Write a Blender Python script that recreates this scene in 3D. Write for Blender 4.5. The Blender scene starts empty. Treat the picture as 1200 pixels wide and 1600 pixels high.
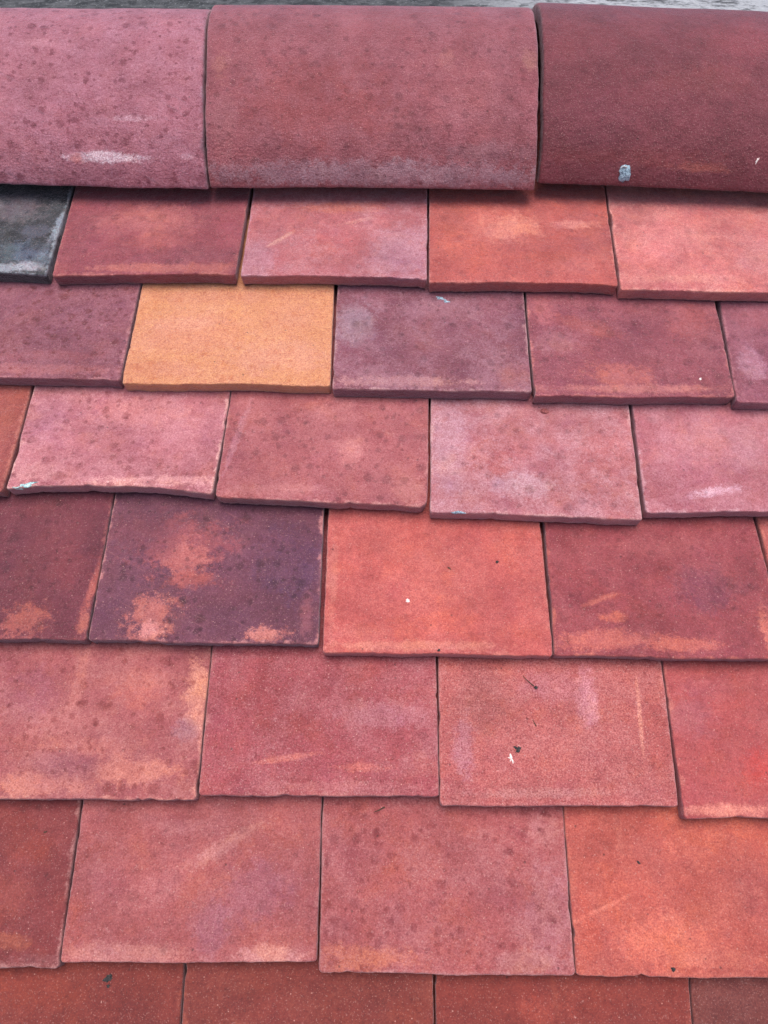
import bpy, math, random
import numpy as np
from mathutils import Vector, Matrix, noise

random.seed(7)
S = bpy.context.scene
COL = S.collection

# ------------------------------------------------------------------ camera, light, exposure
PITCH = math.radians(25)             # slope of the roof
CP, SP = math.cos(PITCH), math.sin(PITCH)
FPX, TILT = 1294.0, math.radians(22) # phone lens; camera leans 22 deg off the roof's normal
CT, ST = math.cos(TILT), math.sin(TILT)
CAMV, CAMN = -245.0, 605.0           # camera: mm down the slope, mm above the tiles
Z0 = 0.41                            # height of the roof's origin above the ground (m)

def W(x, v, n):
    """roof coordinates (mm across, mm up the slope, mm off the slope) -> world metres"""
    return Vector((x*.001, (v*CP - n*SP)*.001, (v*SP + n*CP)*.001 + Z0))

def at(px, py, n=0.0):
    """where the sight line through a point of the photograph meets the slope raised by n (mm)"""
    cx, cy = (px-600)/FPX, -(py-800)/FPX
    rv, rn = cy*CT + ST, cy*ST - CT
    t = (n-CAMN)/rn
    return cx*t, CAMV + rv*t

cam = bpy.data.cameras.new('camera')
co = bpy.data.objects.new('camera', cam); COL.objects.link(co)
cam.sensor_fit = 'VERTICAL'; cam.sensor_height = 24; cam.lens = 24*FPX/1600
cam.clip_start = 0.01; cam.clip_end = 400
u = Vector((0, CP, SP)); nn = Vector((0, -SP, CP))
zc = -(u*ST - nn*CT); yc = u*CT + nn*ST; xc = Vector((1, 0, 0))
M = Matrix((xc, yc, zc)).transposed().to_4x4(); M.translation = W(0, CAMV, CAMN)
co.matrix_world = M
S.camera = co

SUN_EL, SUN_AZ = math.radians(79), math.radians(180)   # azimuth from +Y (behind the ridge)
w = bpy.data.worlds.new('World'); S.world = w; w.use_nodes = True
nt = w.node_tree; nt.nodes.clear()
sky = nt.nodes.new('ShaderNodeTexSky'); sky.sky_type = 'NISHITA'; sky.sun_disc = False
sky.sun_elevation = SUN_EL; sky.sun_rotation = SUN_AZ
sky.air_density = 1.0; sky.dust_density = 4.0; sky.ozone_density = 1.0
bg = nt.nodes.new('ShaderNodeBackground'); bg.inputs['Strength'].default_value = 0.09
wo = nt.nodes.new('ShaderNodeOutputWorld')
nt.links.new(sky.outputs[0], bg.inputs[0]); nt.links.new(bg.outputs[0], wo.inputs[0])
sd = bpy.data.lights.new('sun', 'SUN'); sd.energy = 1.5; sd.angle = math.radians(45); sd.color = (1, .96, .9)
so = bpy.data.objects.new('sun', sd); COL.objects.link(so)
sdir = Vector((math.sin(SUN_AZ)*math.cos(SUN_EL), math.cos(SUN_AZ)*math.cos(SUN_EL), math.sin(SUN_EL)))
so.rotation_euler = sdir.to_track_quat('Z', 'Y').to_euler(); so.location = (0, 1, 4)
S.view_settings.view_transform = 'Standard'; S.view_settings.look = 'None'
S.view_settings.exposure = 1.0; S.view_settings.gamma = 1
S.view_settings.use_curve_mapping = False
S.render.engine = 'CYCLES'

# ------------------------------------------------------------------ colour helper
ALB = 0.66
KC = [1, 1, 1]
def C(h, k=ALB):
    out = []
    for i in (0, 2, 4):
        c = int(h[i:i+2], 16)/255
        c = c/12.92 if c <= .04045 else ((c+.055)/1.055)**2.4
        out.append(min(.93, c*k*KC[i//2]))
    return (*out, 1)

# colour balance of each clay, measured against the photograph
CORR = {'ridgeL': (0.954, 0.91, 1.002), 'ridgeM': (0.953, 0.891, 0.901), 'ridgeR': (0.866, 0.642, 0.711), '1a': (0.4, 0.4, 0.4), '1b': (1.022, 0.968, 1.175), '1c': (1.174, 1.526, 1.521), '1d': (1.127, 1.055, 1.112), '1e': (1.448, 1.727, 1.688), '2a': (1.179, 1.028, 0.98), '2b': (1.086, 1.005, 0.922), '2c': (1.226, 1.446, 1.375), '2d': (1.195, 0.894, 0.889), '3a': (1.269, 1.364, 1.344), '3b': (1.046, 0.998, 1.148), '3c': (1.23, 1.3, 1.218), '3d': (1.134, 1.209, 1.268), '4a': (0.966, 0.63, 0.695), '4b': (1.346, 1.005, 1.09), '4c': (1.158, 1.127, 1.237), '4d': (1.128, 0.757, 0.786), '5a': (1.152, 0.999, 1.09), '5b': (1.237, 1.151, 1.141), '5c': (1.353, 1.434, 1.536), '5d': (1.11, 0.956, 1.086), '6a': (0.884, 0.667, 0.627), '6b': (1.024, 1.23, 1.504), '6c': (1.187, 0.983, 0.843), '6d': (1.247, 1.1, 1.024), '7b': (0.983, 0.679, 0.508), '7c': (0.855, 0.569, 0.52), '2e': (1.195, 0.894, 0.889), '3z': (1.158, 1.127, 1.237), '4e': (1.158, 1.127, 1.237), '7a': (0.855, 0.569, 0.52), '7d': (0.983, 0.679, 0.508)}  # CORR-LINE

# ------------------------------------------------------------------ node helpers
class NT:
    def __init__(s, tree): s.t = tree
    def new(s, typ, **kw):
        n = s.t.nodes.new(typ)
        for k, v in kw.items(): setattr(n, k, v)
        return n
    def put(s, sock, v):
        if isinstance(v, bpy.types.NodeSocket): s.t.links.new(v, sock)
        else: sock.default_value = v
    def math(s, op, a, b=0.0, c=0.0, clamp=False):
        n = s.new('ShaderNodeMath', operation=op, use_clamp=clamp)
        s.put(n.inputs[0], a); s.put(n.inputs[1], b); s.put(n.inputs[2], c)
        return n.outputs[0]
    def vec(s, op, a, b=(0, 0, 0)):
        n = s.new('ShaderNodeVectorMath', operation=op)
        s.put(n.inputs[0], a); s.put(n.inputs[1], b)
        return n.outputs['Value'] if op in ('LENGTH', 'DOT_PRODUCT', 'DISTANCE') else n.outputs[0]
    def noise(s, vec, scale, detail=3, rough=.5, color=False):
        n = s.new('ShaderNodeTexNoise'); s.put(n.inputs['Vector'], vec)
        n.inputs['Scale'].default_value = scale; n.inputs['Detail'].default_value = detail
        n.inputs['Roughness'].default_value = rough
        return n.outputs['Color' if color else 'Fac']
    def step(s, x, lo, hi, o0=0.0, o1=1.0):
        n = s.new('ShaderNodeMapRange', interpolation_type='SMOOTHSTEP')
        s.put(n.inputs['Value'], x); s.put(n.inputs['From Min'], lo); s.put(n.inputs['From Max'], hi)
        s.put(n.inputs['To Min'], o0); s.put(n.inputs['To Max'], o1)
        return n.outputs[0]
    def mix(s, f, a, b, mode='MIX'):
        n = s.new('ShaderNodeMix', data_type='RGBA', blend_type=mode)
        s.put(n.inputs[0], f); s.put(n.inputs[6], a); s.put(n.inputs[7], b)
        return n.outputs[2]

def group(name, ins, outs):
    g = bpy.data.node_groups.new(name, 'ShaderNodeTree')
    for nm, ty, d in ins:
        k = g.interface.new_socket(nm, in_out='INPUT', socket_type=ty)
        if d is not None: k.default_value = d
    for nm, ty in outs: g.interface.new_socket(nm, in_out='OUTPUT', socket_type=ty)
    n = NT(g); return g, n, n.new('NodeGroupInput'), n.new('NodeGroupOutput')

# group 1: one irregular burn mark / pale patch of the clay
gp, n, gi, go = group('clay_patch', [
    ('Base', 'NodeSocketColor', None), ('P', 'NodeSocketVector', None), ('N', 'NodeSocketFloat', 0.5),
    ('Colour', 'NodeSocketColor', None), ('Centre', 'NodeSocketVector', None), ('InvRadius', 'NodeSocketVector', None),
    ('Angle', 'NodeSocketFloat', 0.0), ('Strength', 'NodeSocketFloat', 1.0), ('Ragged', 'NodeSocketFloat', 1.0)],
    [('Colour', 'NodeSocketColor')])
d = n.vec('SUBTRACT', gi.outputs['P'], gi.outputs['Centre'])
rot = n.new('ShaderNodeVectorRotate', rotation_type='Z_AXIS')
n.put(rot.inputs['Vector'], d); n.put(rot.inputs['Angle'], gi.outputs['Angle'])
r = n.vec('LENGTH', n.vec('MULTIPLY', rot.outputs[0], gi.outputs['InvRadius']))
k = n.math('SUBTRACT', 1.0, r)
k = n.math('ADD', k, n.math('MULTIPLY', n.math('SUBTRACT', gi.outputs['N'], .5), gi.outputs['Ragged']))
m = n.math('MULTIPLY', n.step(k, -.12, .55), gi.outputs['Strength'])
n.put(go.inputs[0], n.mix(m, gi.outputs['Base'], gi.outputs['Colour']))

# group 2: the fired, sanded clay skin
gc, n, gi, go = group('clay_skin', [
    ('Colour', 'NodeSocketColor', None), ('P', 'NodeSocketVector', None), ('Edge', 'NodeSocketFloat', 10.0),
    ('Bloom', 'NodeSocketColor', None), ('BloomAmount', 'NodeSocketFloat', .5),
    ('Worn', 'NodeSocketColor', None), ('WornAmount', 'NodeSocketFloat', .6),
    ('SpotAmount', 'NodeSocketFloat', .3), ('SpotTint', 'NodeSocketColor', (.55, .45, .48, 1)),
    ('SpotDensity', 'NodeSocketFloat', .4), ('Grain', 'NodeSocketFloat', 1.0), ('Fleck', 'NodeSocketFloat', 1.0), ('Hue', 'NodeSocketFloat', 1.0), ('Mottle', 'NodeSocketFloat', 1.0)],
    [('Shader', 'NodeSocketShader')])
P, E_ = gi.outputs['P'], gi.outputs['Edge']
col = gi.outputs['Colour']
top = n.step(E_, -.6, .6)
# broad cloudiness
cl = n.noise(P, .022, 5, .62)
col = n.mix(gi.outputs['Mottle'], col, n.mix(n.step(cl, .3, .7), (.78, .72, .74, 1), (1.18, 1.24, 1.20, 1)), 'MULTIPLY')
cl2 = n.noise(n.vec('ADD', P, (13, 70, 31)), .09, 7, .78)
col = n.mix(gi.outputs['Mottle'], col, n.mix(n.step(cl2, .34, .66), (.86, .77, .79, 1), (1.09, 1.19, 1.16, 1)), 'MULTIPLY')
# the firing's drift between tan and mauve
hz_ = n.noise(n.vec('ADD', P, (500, 20, 61)), .03, 7, .68)
hm = gi.outputs['Hue']
col = n.mix(n.math('MULTIPLY', n.step(hz_, .50, .66), hm), col, n.mix(1.0, col, (1.09, 1.08, .86, 1), 'MULTIPLY'))
col = n.mix(n.math('MULTIPLY', n.step(hz_, .48, .36), hm), col, n.mix(1.0, col, (.90, .86, .99, 1), 'MULTIPLY'))
# bloom of fine pale dust, brushed on
b1 = n.noise(n.vec('ADD', P, (300, 40, 9)), .035, 6, .68)
b2 = n.noise(P, .55, 5, .85)
bm = n.math('ADD', b1, n.math('MULTIPLY', n.math('SUBTRACT', b2, .5), .95))
bm = n.math('MULTIPLY', n.step(bm, .42, .68), gi.outputs['BloomAmount'])
bm = n.math('MULTIPLY', bm, top)
col = n.mix(bm, col, gi.outputs['Bloom'])
# rain and lime spots
pj = n.vec('ADD', P, n.vec('SCALE', n.noise(P, .42, 3, .6, True)))
for nd in n.t.nodes:
    if nd.type == 'VECT_MATH' and nd.operation == 'SCALE': nd.inputs['Scale'].default_value = 4.6
for sc, rr, off in ((.068, .40, 0), (.12, .36, 50)):
    vo = n.new('ShaderNodeTexVoronoi', voronoi_dimensions='2D'); vo.inputs['Scale'].default_value = sc
    n.put(vo.inputs['Vector'], n.vec('ADD', pj, (off, off*2, 0)))
    sp = n.new('ShaderNodeSeparateColor'); n.put(sp.inputs[0], vo.outputs['Color'])
    rad = n.math('MULTIPLY', n.math('ADD', n.math('MULTIPLY', sp.outputs[0], .75), .25), rr)
    edge = n.step(vo.outputs['Distance'], n.math('MULTIPLY', rad, .42), rad, 1.0, 0.0)
    on = n.math('LESS_THAN', sp.outputs[1], n.math('MULTIPLY', gi.outputs['SpotDensity'], n.step(n.noise(n.vec('ADD', P, (9, 200, 4)), .022, 3, .6), .36, .60, .25, 1.7)))
    sm = n.math('MULTIPLY', n.math('MULTIPLY', edge, on), n.math('MULTIPLY', n.math('MULTIPLY', gi.outputs['SpotAmount'], 2.0, clamp=True), top))
    col = n.mix(sm, col, n.mix(1.0, col, gi.outputs['SpotTint'], 'MULTIPLY'))
# long faint scuffs dragged in while the clay was wet
vr = n.new('ShaderNodeVectorRotate', rotation_type='Z_AXIS'); n.put(vr.inputs['Vector'], P); vr.inputs['Angle'].default_value = .5
sc_ = n.noise(n.vec('MULTIPLY', vr.outputs[0], (.018, .30, .1)), 1.0, 4, .6)
sc_ = n.math('MULTIPLY', n.step(sc_, .58, .72), n.step(cl, .42, .62))
col = n.mix(n.math('MULTIPLY', sc_, n.math('MULTIPLY', top, .2)), col, gi.outputs['Worn'])
# worn, paler arrises
wn = n.noise(P, .10, 5, .7)
wd = n.math('ADD', E_, n.math('MULTIPLY', n.math('SUBTRACT', wn, .5), 17.0))
wm = n.math('MULTIPLY', n.step(wd, -.2, 2.6, 1.0, 0.0), gi.outputs['WornAmount'])
wm = n.math('MULTIPLY', n.math('MULTIPLY', wm, n.step(E_, -2.2, -.2)), n.step(n.noise(n.vec('ADD', P, (90, 1, 44)), .03, 3, .6), .42, .56, .12, 1.0))
col = n.mix(wm, col, gi.outputs['Worn'])
# sand grain: light and dark grains, short drag marks
g1 = n.noise(P, .95, 2, .75)
g2 = n.noise(P, .24, 5, .72)
gr = n.math('MULTIPLY', n.math('SUBTRACT', g1, .5), gi.outputs['Grain'])
gr = n.math('ADD', n.math('MULTIPLY', gr, 2.3), 1.0)
gr = n.math('ADD', gr, n.math('MULTIPLY', n.math('SUBTRACT', g2, .5), .8))
gr = n.math('ADD', gr, n.math('MULTIPLY', n.math('SUBTRACT', n.noise(n.vec('ADD', P, (5, 9, 2)), .5, 4, .8), .5), .5))
cg = n.new('ShaderNodeCombineColor')
for i in range(3): n.put(cg.inputs[i], n.math('POWER', n.math('MAXIMUM', gr, .3), (.62, 1.2, 1.12)[i]))
col = n.mix(1.0, col, cg.outputs[0], 'MULTIPLY')
# light sand grains standing proud
gl = n.noise(n.vec('ADD', P, (3, 8, 1)), .95, 2, .55)
gm = n.math('MULTIPLY', n.step(gl, .60, .70), n.math('MULTIPLY', gi.outputs['Grain'], .5))
col = n.mix(gm, col, n.mix(.5, gi.outputs['Bloom'], C('F0C8C0')))
# pale grit flecks
vf = n.new('ShaderNodeTexVoronoi', voronoi_dimensions='3D'); vf.inputs['Scale'].default_value = .28
n.put(vf.inputs['Vector'], P)
sf = n.new('ShaderNodeSeparateColor'); n.put(sf.inputs[0], vf.outputs['Color'])
fl = n.math('MULTIPLY', n.step(vf.outputs['Distance'], .08, .15, 1.0, 0.0), n.math('LESS_THAN', sf.outputs[0], .15))
fl = n.math('MULTIPLY', n.math('MULTIPLY', fl, gi.outputs['Fleck']), .65)
col = n.mix(fl, col, C('F0B8AC'))
# pits
vp = n.new('ShaderNodeTexVoronoi', voronoi_dimensions='3D'); vp.inputs['Scale'].default_value = .12
n.put(vp.inputs['Vector'], n.vec('ADD', P, (11, 7, 3)))
spp = n.new('ShaderNodeSeparateColor'); n.put(spp.inputs[0], vp.outputs['Color'])
pit = n.math('MULTIPLY', n.step(vp.outputs['Distance'], .05, .12, 1.0, 0.0), n.math('LESS_THAN', spp.outputs[0], .13))
col = n.mix(n.math('MULTIPLY', pit, .55), col, (.05, .02, .02, 1))
# relief
h = n.math('MULTIPLY', n.noise(P, 1.3, 3, .65), 1.0)
h = n.math('ADD', h, n.math('MULTIPLY', n.noise(P, .42, 3, .6), 1.5))
h = n.math('ADD', h, n.math('MULTIPLY', g2, 1.6))
h = n.math('ADD', h, n.math('MULTIPLY', n.noise(P, .07, 3, .5), 4.0))
h = n.math('SUBTRACT', h, n.math('MULTIPLY', pit, .8))
bp = n.new('ShaderNodeBump'); bp.inputs['Distance'].default_value = .0008; bp.inputs['Strength'].default_value = .9
n.put(bp.inputs['Height'], h)
bs = n.new('ShaderNodeBsdfPrincipled')
n.put(bs.inputs['Base Color'], col); n.put(bs.inputs['Normal'], bp.outputs[0])
n.put(bs.inputs['Roughness'], n.step(g1, .35, .65, .55, .78))
bs.inputs['Specular IOR Level'].default_value = .45
bs.inputs['Sheen Weight'].default_value = .4; bs.inputs['Sheen Roughness'].default_value = .32; bs.inputs['Sheen Tint'].default_value = (1, .84, .92, 1)
n.put(go.inputs[0], bs.outputs[0])

def clay(name, base, bloom, worn=None, ba=.5, wa=.6, spots=.25, dens=.35, tint=(.55, .46, .50, 1), patches=(), mapper=None, fleck=1.0, grain=1.0, key=None):
    KC[:] = CORR.get(key, (1, 1, 1))
    m = bpy.data.materials.new(name); m.use_nodes = True; m.node_tree.nodes.clear()
    n = NT(m.node_tree)
    a = n.new('ShaderNodeAttribute', attribute_name='clay_pos')
    e = n.new('ShaderNodeAttribute', attribute_name='edge_mm')
    sv = Vector((random.uniform(-4000, 4000), random.uniform(-4000, 4000), random.uniform(-900, 900)))
    Pn = n.vec('ADD', a.outputs['Vector'], tuple(sv))
    bb = base if int(base[4:], 16) >= int(base[2:4], 16)*.90 else base[:4] + '%02X' % int(int(base[2:4], 16)*.92)
    col = C(bb if key != '2b' else base)
    if patches:
        N = n.noise(Pn, .045, 8, .72)
        N2 = n.noise(n.vec('ADD', Pn, (77, 5, 0)), .20, 6, .8)
        N3 = n.noise(n.vec('ADD', Pn, (7, 55, 0)), .9, 3, .8)
        N = n.math('ADD', N, n.math('MULTIPLY', n.math('SUBTRACT', N3, .5), .5))
        N = n.math('ADD', n.math('MULTIPLY', n.math('SUBTRACT', N, .5), 2.2), n.math('SUBTRACT', n.math('MULTIPLY', N2, 2.2), .6))
    for p in patches:
        px, py, rx, ry, pc = p[:5]
        st = p[5] if len(p) > 5 else .8; ang = p[6] if len(p) > 6 else 0; rg = p[7] if len(p) > 7 else 1.0
        x, v = mapper(px, py)
        x1, _ = mapper(px+rx, py); _, v1 = mapper(px, py-ry)
        g = n.new('ShaderNodeGroup', node_tree=gp)
        n.put(g.inputs['Base'], col); n.put(g.inputs['P'], n.vec('MULTIPLY', a.outputs['Vector'], (1, 1, 0)))
        n.put(g.inputs['N'], N)
        if key == '1a': KC[:] = (1, 1, 1)
        g.inputs['Colour'].default_value = C(peach(pc))
        g.inputs['Centre'].default_value = (x, v, 0)
        g.inputs['InvRadius'].default_value = (1/max(abs(x1-x), .5), 1/max(abs(v1-v), .5), 0)
        g.inputs['Angle'].default_value = math.radians(-ang); g.inputs['Strength'].default_value = st
        g.inputs['Ragged'].default_value = rg
        col = g.outputs[0]
    g = n.new('ShaderNodeGroup', node_tree=gc)
    n.put(g.inputs['Colour'], col); n.put(g.inputs['P'], Pn); n.put(g.inputs['Edge'], e.outputs['Fac'])
    g.inputs['Bloom'].default_value = C(peach(bloom)); g.inputs['BloomAmount'].default_value = ba
    g.inputs['Worn'].default_value = C(peach(worn or bloom)); g.inputs['WornAmount'].default_value = wa
    g.inputs['SpotAmount'].default_value = spots; g.inputs['SpotDensity'].default_value = dens
    g.inputs['SpotTint'].default_value = tint; g.inputs['Fleck'].default_value = fleck; g.inputs['Grain'].default_value = grain
    calm = .3 if key == '2b' else 1.0
    g.inputs['Hue'].default_value = calm*(.25 if key and key.startswith('ridge') else .8); g.inputs['Mottle'].default_value = calm*.75
    o = n.new('ShaderNodeOutputMaterial'); n.put(o.inputs[0], g.outputs[0])
    KC[:] = (1, 1, 1)
    return m

def peach(h):
    r, g, b = (int(h[i:i+2], 16) for i in (0, 2, 4))
    if r > 0xB8 and b < g: b = int(b + (g*.96-b)*.45)
    return '%02X%02X%02X' % (r, g, b)

def simple(name, c1, c2, scale, rough=.8, bump=.0005, thr=(.4, .6)):
    m = bpy.data.materials.new(name); m.use_nodes = True; m.node_tree.nodes.clear(); n = NT(m.node_tree)
    tc = n.new('ShaderNodeTexCoord')
    f = n.noise(tc.outputs['Object'], scale, 5, .65)
    bs = n.new('ShaderNodeBsdfPrincipled'); n.put(bs.inputs['Base Color'], n.mix(n.step(f, *thr), c1, c2))
    bs.inputs['Roughness'].default_value = rough
    bp = n.new('ShaderNodeBump'); bp.inputs['Distance'].default_value = bump; n.put(bp.inputs['Height'], f)
    n.put(bs.inputs['Normal'], bp.outputs[0])
    o = n.new('ShaderNodeOutputMaterial'); n.put(o.inputs[0], bs.outputs[0])
    return m

# ------------------------------------------------------------------ mesh helpers
def link(name, verts, faces, mat, parent=None, origin=None, attrs=None, smooth=True):
    me = bpy.data.meshes.new(name)
    org = origin or Vector((0, 0, 0))
    me.from_pydata([tuple(Vector(v)-org) for v in verts], [], faces)
    me.materials.append(mat)
    if smooth: me.shade_smooth()
    if attrs:
        for nm, (ty, vals) in attrs.items():
            A = me.attributes.new(nm, ty, 'POINT')
            A.data.foreach_set('vector' if ty == 'FLOAT_VECTOR' else 'value', np.asarray(vals, dtype=np.float32).ravel())
    me.update()
    o = bpy.data.objects.new(name, me); COL.objects.link(o); o.location = org
    if parent:
        o.parent = parent
        o.location = org - parent_loc(parent)
    return o
def parent_loc(p):
    l = Vector((0, 0, 0))
    while p: l += p.location; p = p.parent
    return l

def fn(x, y=0.0, z=0.0, sc=1.0):
    return noise.noise(Vector((x*sc, y*sc, z*sc)))

# ------------------------------------------------------------------ setting: the yard beyond the roof
def yard_material():
    m = bpy.data.materials.new('weathered_concrete'); m.use_nodes = True; m.node_tree.nodes.clear(); n = NT(m.node_tree)
    tc = n.new('ShaderNodeTexCoord'); P = tc.outputs['Object']
    f1 = n.noise(P, 5.5, 6, .68); f2 = n.noise(n.vec('ADD', P, (9, 3, 0)), 17, 5, .75)
    f3 = n.noise(P, .55, 3, .5); f4 = n.noise(n.vec('MULTIPLY', P, (1, .7, 1)), 90, 3, .7)
    a = n.math('ADD', n.math('MULTIPLY', f1, .45), n.math('MULTIPLY', f2, .55))
    c = n.mix(n.step(a, .43, .57), (.005, .005, .006, 1), (.066, .066, .070, 1))
    xs = n.new('ShaderNodeSeparateXYZ'); n.put(xs.inputs[0], P)
    dry = n.step(n.math('ADD', xs.outputs[0], n.math('MULTIPLY', f3, 1.6)), .85, 1.6)   # dry side of the yard
    c = n.mix(n.math('MULTIPLY', dry, .75), c, n.mix(n.step(a, .40, .54), (.05, .05, .055, 1), (.42, .43, .46, 1)))
    c = n.mix(n.math('MULTIPLY', n.step(f4, .60, .70), .6), c, (.45, .47, .48, 1))
    c = n.mix(n.math('MULTIPLY', n.step(f4, .42, .32), .6), c, (.03, .03, .035, 1))
    bs = n.new('ShaderNodeBsdfPrincipled'); n.put(bs.inputs['Base Color'], c); bs.inputs['Roughness'].default_value = .75
    bp = n.new('ShaderNodeBump'); bp.inputs['Distance'].default_value = .02
    n.put(bp.inputs['Height'], a); n.put(bs.inputs['Normal'], bp.outputs[0])
    o = n.new('ShaderNodeOutputMaterial'); n.put(o.inputs[0], bs.outputs[0])
    return m
gv, gf = [], []
xs_ = [-150, -40, -10] + [i*.25 for i in range(-24, 25)] + [10, 40, 150]
ys_ = [-150, -40, -10] + [i*.25 for i in range(-12, 48)] + [20, 50, 150]
for y in ys_:
    for x in xs_:
        gv.append((x, y, .018*fn(x, y, 0, .9) if abs(x) < 7 and abs(y) < 13 else 0))
nx = len(xs_)
for j in range(len(ys_)-1):
    for i in range(nx-1):
        a = j*nx+i; gf.append((a, a+1, a+1+nx, a+nx))
gr_ = link('ground', gv, gf, yard_material()); gr_['kind'] = 'structure'

# ------------------------------------------------------------------ the roof
roof = bpy.data.objects.new('tiled_roof', None); COL.objects.link(roof)
roof.empty_display_size = .1; roof.location = (0, .15, 0)
roof['label'] = 'roof slope of red and purple clay tiles under rounded ridge tiles'
roof['category'] = 'roof'; roof['kind'] = 'thing'

THICK, GAUGE, LEN = 14.6, 107.0, 262.0
DROP = THICK + .9

def lerp(a, b, t): return a + (b-a)*t

def make_tile(name, BL, BR, TL, TR, mat, sag=0.0, seed=0, lift=0.0, chips=(), up_n=-14.5, thick=THICK, twist=0.0, corner=(2.5, 2.5)):
    """BL, BR: lower corners of the upper face; TL, TR: where its sides vanish under the course above (photo points)"""
    bl, br = at(*BL, n=lift), at(*BR, n=lift)
    tl, tr = at(*TL, n=up_n), at(*TR, n=up_n)
    return tile_mesh(name, bl, br, tl, tr, mat, sag, seed, lift, chips, thick, twist, corner)

def tile_mesh(name, bl, br, tl, tr, mat, sag, seed, lift, chips=(), thick=THICK, twist=0.0, corner=(2.5, 2.5)):
    Lx = (tl[0]-bl[0])/(tl[1]-bl[1]); Rx = (tr[0]-br[0])/(tr[1]-br[1])
    wid = br[0]-bl[0]
    fine = [0, .35, .9, 1.7, 3.0, 5.0]
    nu = 58
    us = fine + list(np.linspace(7.5, wid-7.5, nu)) + [wid-f for f in fine[::-1]]
    ds = fine + list(np.linspace(7.5, 122, 44)) + [150, 200, LEN]
    NU, ND = len(us), len(ds)
    V, A, E = [], [], []
    cs = random.Random(seed)
    sx, sy = cs.uniform(-500, 500), cs.uniform(-500, 500)
    arch = cs.uniform(-.4, 1.5)
    chips = list(chips) + [('b', cs.uniform(8, wid-8), cs.uniform(1.2, 4.5), cs.uniform(.5, 1.6)) for _ in range(cs.randint(0, 3))] + [(cs.choice('lr'), cs.uniform(4, 100), cs.uniform(2, 6), cs.uniform(.4, 1.1)) for _ in range(1)]
    rnd = cs.uniform(.8, 1.3)
    def wob(s, k, amp=1.0):
        return amp*(1.3*fn(s, k*37+sx, 0, .018) + .55*fn(s, k*37+sx, 5, .09) + .38*fn(s, k*37+sx, 9, .35) + .25*fn(s, k*37+sx, 13, .9))
    def chipf(s, side):
        c = 0
        for (sd_, pos, size, depth) in chips:
            if sd_ == side:
                q = abs(s-pos)/size
                if q < 1: c += depth*(1-q**2)*(1+.4*fn(s, pos, 3, .5))
        return c
    def pt(uu, dd):
        """upper face point; uu mm from the left, dd mm from the lower arris"""
        t = uu/wid
        e_b, e_l, e_r = dd, uu, wid-uu
        base_v = lerp(bl[1], br[1], t)
        v = base_v + dd
        x = lerp(bl[0]+Lx*dd, br[0]+Rx*dd, t)
        # ragged outline, dying away inwards
        fb = math.exp(-e_b/6); fl = math.exp(-e_l/6); fr = math.exp(-e_r/6)
        v += fb*(wob(uu, 1) + chipf(uu, 'b'))
        v += sag*(4*t*(1-t))*math.exp(-e_b/40)
        x += fl*(wob(dd, 2, .6) + chipf(dd, 'l')) - fr*(wob(dd, 3, .6) + chipf(dd, 'r'))
        # rounded corners
        for ee, cr, sg in ((e_l, corner[0], 1), (e_r, corner[1], -1)):
            if ee < cr and e_b < cr:
                qx, qy = cr-ee, cr-e_b; q = math.hypot(qx, qy)
                if q > 0:
                    mx = max(qx, qy); f = mx/q
                    x += sg*(qx - qx*f); v += (qy - qy*f)
        e = min(e_b, e_l, e_r)
        nn_ = lift - DROP*dd/GAUGE
        nn_ += arch*(4*t*(1-t)-.5)*math.exp(-dd/90) + twist*(t-.5)*math.exp(-dd/120)
        nn_ += .45*fn(x+sx, v+sy, 0, .03) + .16*fn(x+sx, v+sy, 4, .12)
        for ee in (e_b, e_l, e_r):
            rr = rnd*(1+.5*fn(x+sx, v+sy, 8, .07))
            if ee < rr: nn_ -= rr*(1-math.sqrt(max(0, 1-(1-ee/rr)**2)))*.8
        return x, v, nn_, e
    idx = {}
    for j, dd in enumerate(ds):
        for i, uu in enumerate(us):
            x, v, q, e = pt(uu, dd)
            idx[i, j] = len(V); V.append((x, v, q)); A.append((x, v, q)); E.append(e)
    F = []
    for j in range(ND-1):
        for i in range(NU-1):
            F.append((idx[i, j], idx[i+1, j], idx[i+1, j+1], idx[i, j+1]))
    # skirt round the rim
    rim = [(i, 0) for i in range(NU)] + [(NU-1, j) for j in range(1, ND)] + \
          [(i, ND-1) for i in range(NU-2, -1, -1)] + [(0, j) for j in range(ND-2, 0, -1)]
    tn = Vector((0, DROP/GAUGE)).normalized()
    prev = [idx[r] for r in rim]
    levels = [1.6, 4.5, 8, 11, thick-.7, thick]
    lean = cs.uniform(.02, .10)
    for li, dep in enumerate(levels):
        cur = []
        for (i, j), k0 in zip(rim, [idx[r] for r in rim]):
            x, v, q = V[k0]
            out = .25 if dep < thick-1 else (-.35 if dep < thick else -1.1)
            jit = .35*fn(x+sx, v+sy, dep*3+50, .25) + .25*fn(x+sx, v+sy, dep*5, .8)
            ox = oy = 0
            if j == 0: oy = -(out+jit) + dep*lean
            if i == 0: ox = -(out+jit*.5) + dep*.04
            if i == NU-1: ox = (out+jit*.5) - dep*.04
            nv = (x+ox, v+oy - dep*tn[0]*0 - dep*DROP/GAUGE*0, q-dep)
            cur.append(len(V)); V.append(nv); A.append((nv[0], v-dep if j == 0 else nv[1], nv[2])); E.append(-dep)
        for a in range(len(rim)):
            b = (a+1) % len(rim)
            F.append((prev[b], prev[a], cur[a], cur[b]))
        prev = cur
    F.append(tuple(prev[::-1]))
    cx, cv = (bl[0]+br[0])/2, (bl[1]+br[1])/2
    o = link(name, [W(*p) for p in V], F, mat, roof, W(cx, cv+50, -8),
             {'clay_pos': ('FLOAT_VECTOR', A), 'edge_mm': ('FLOAT', E)})
    return o

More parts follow.
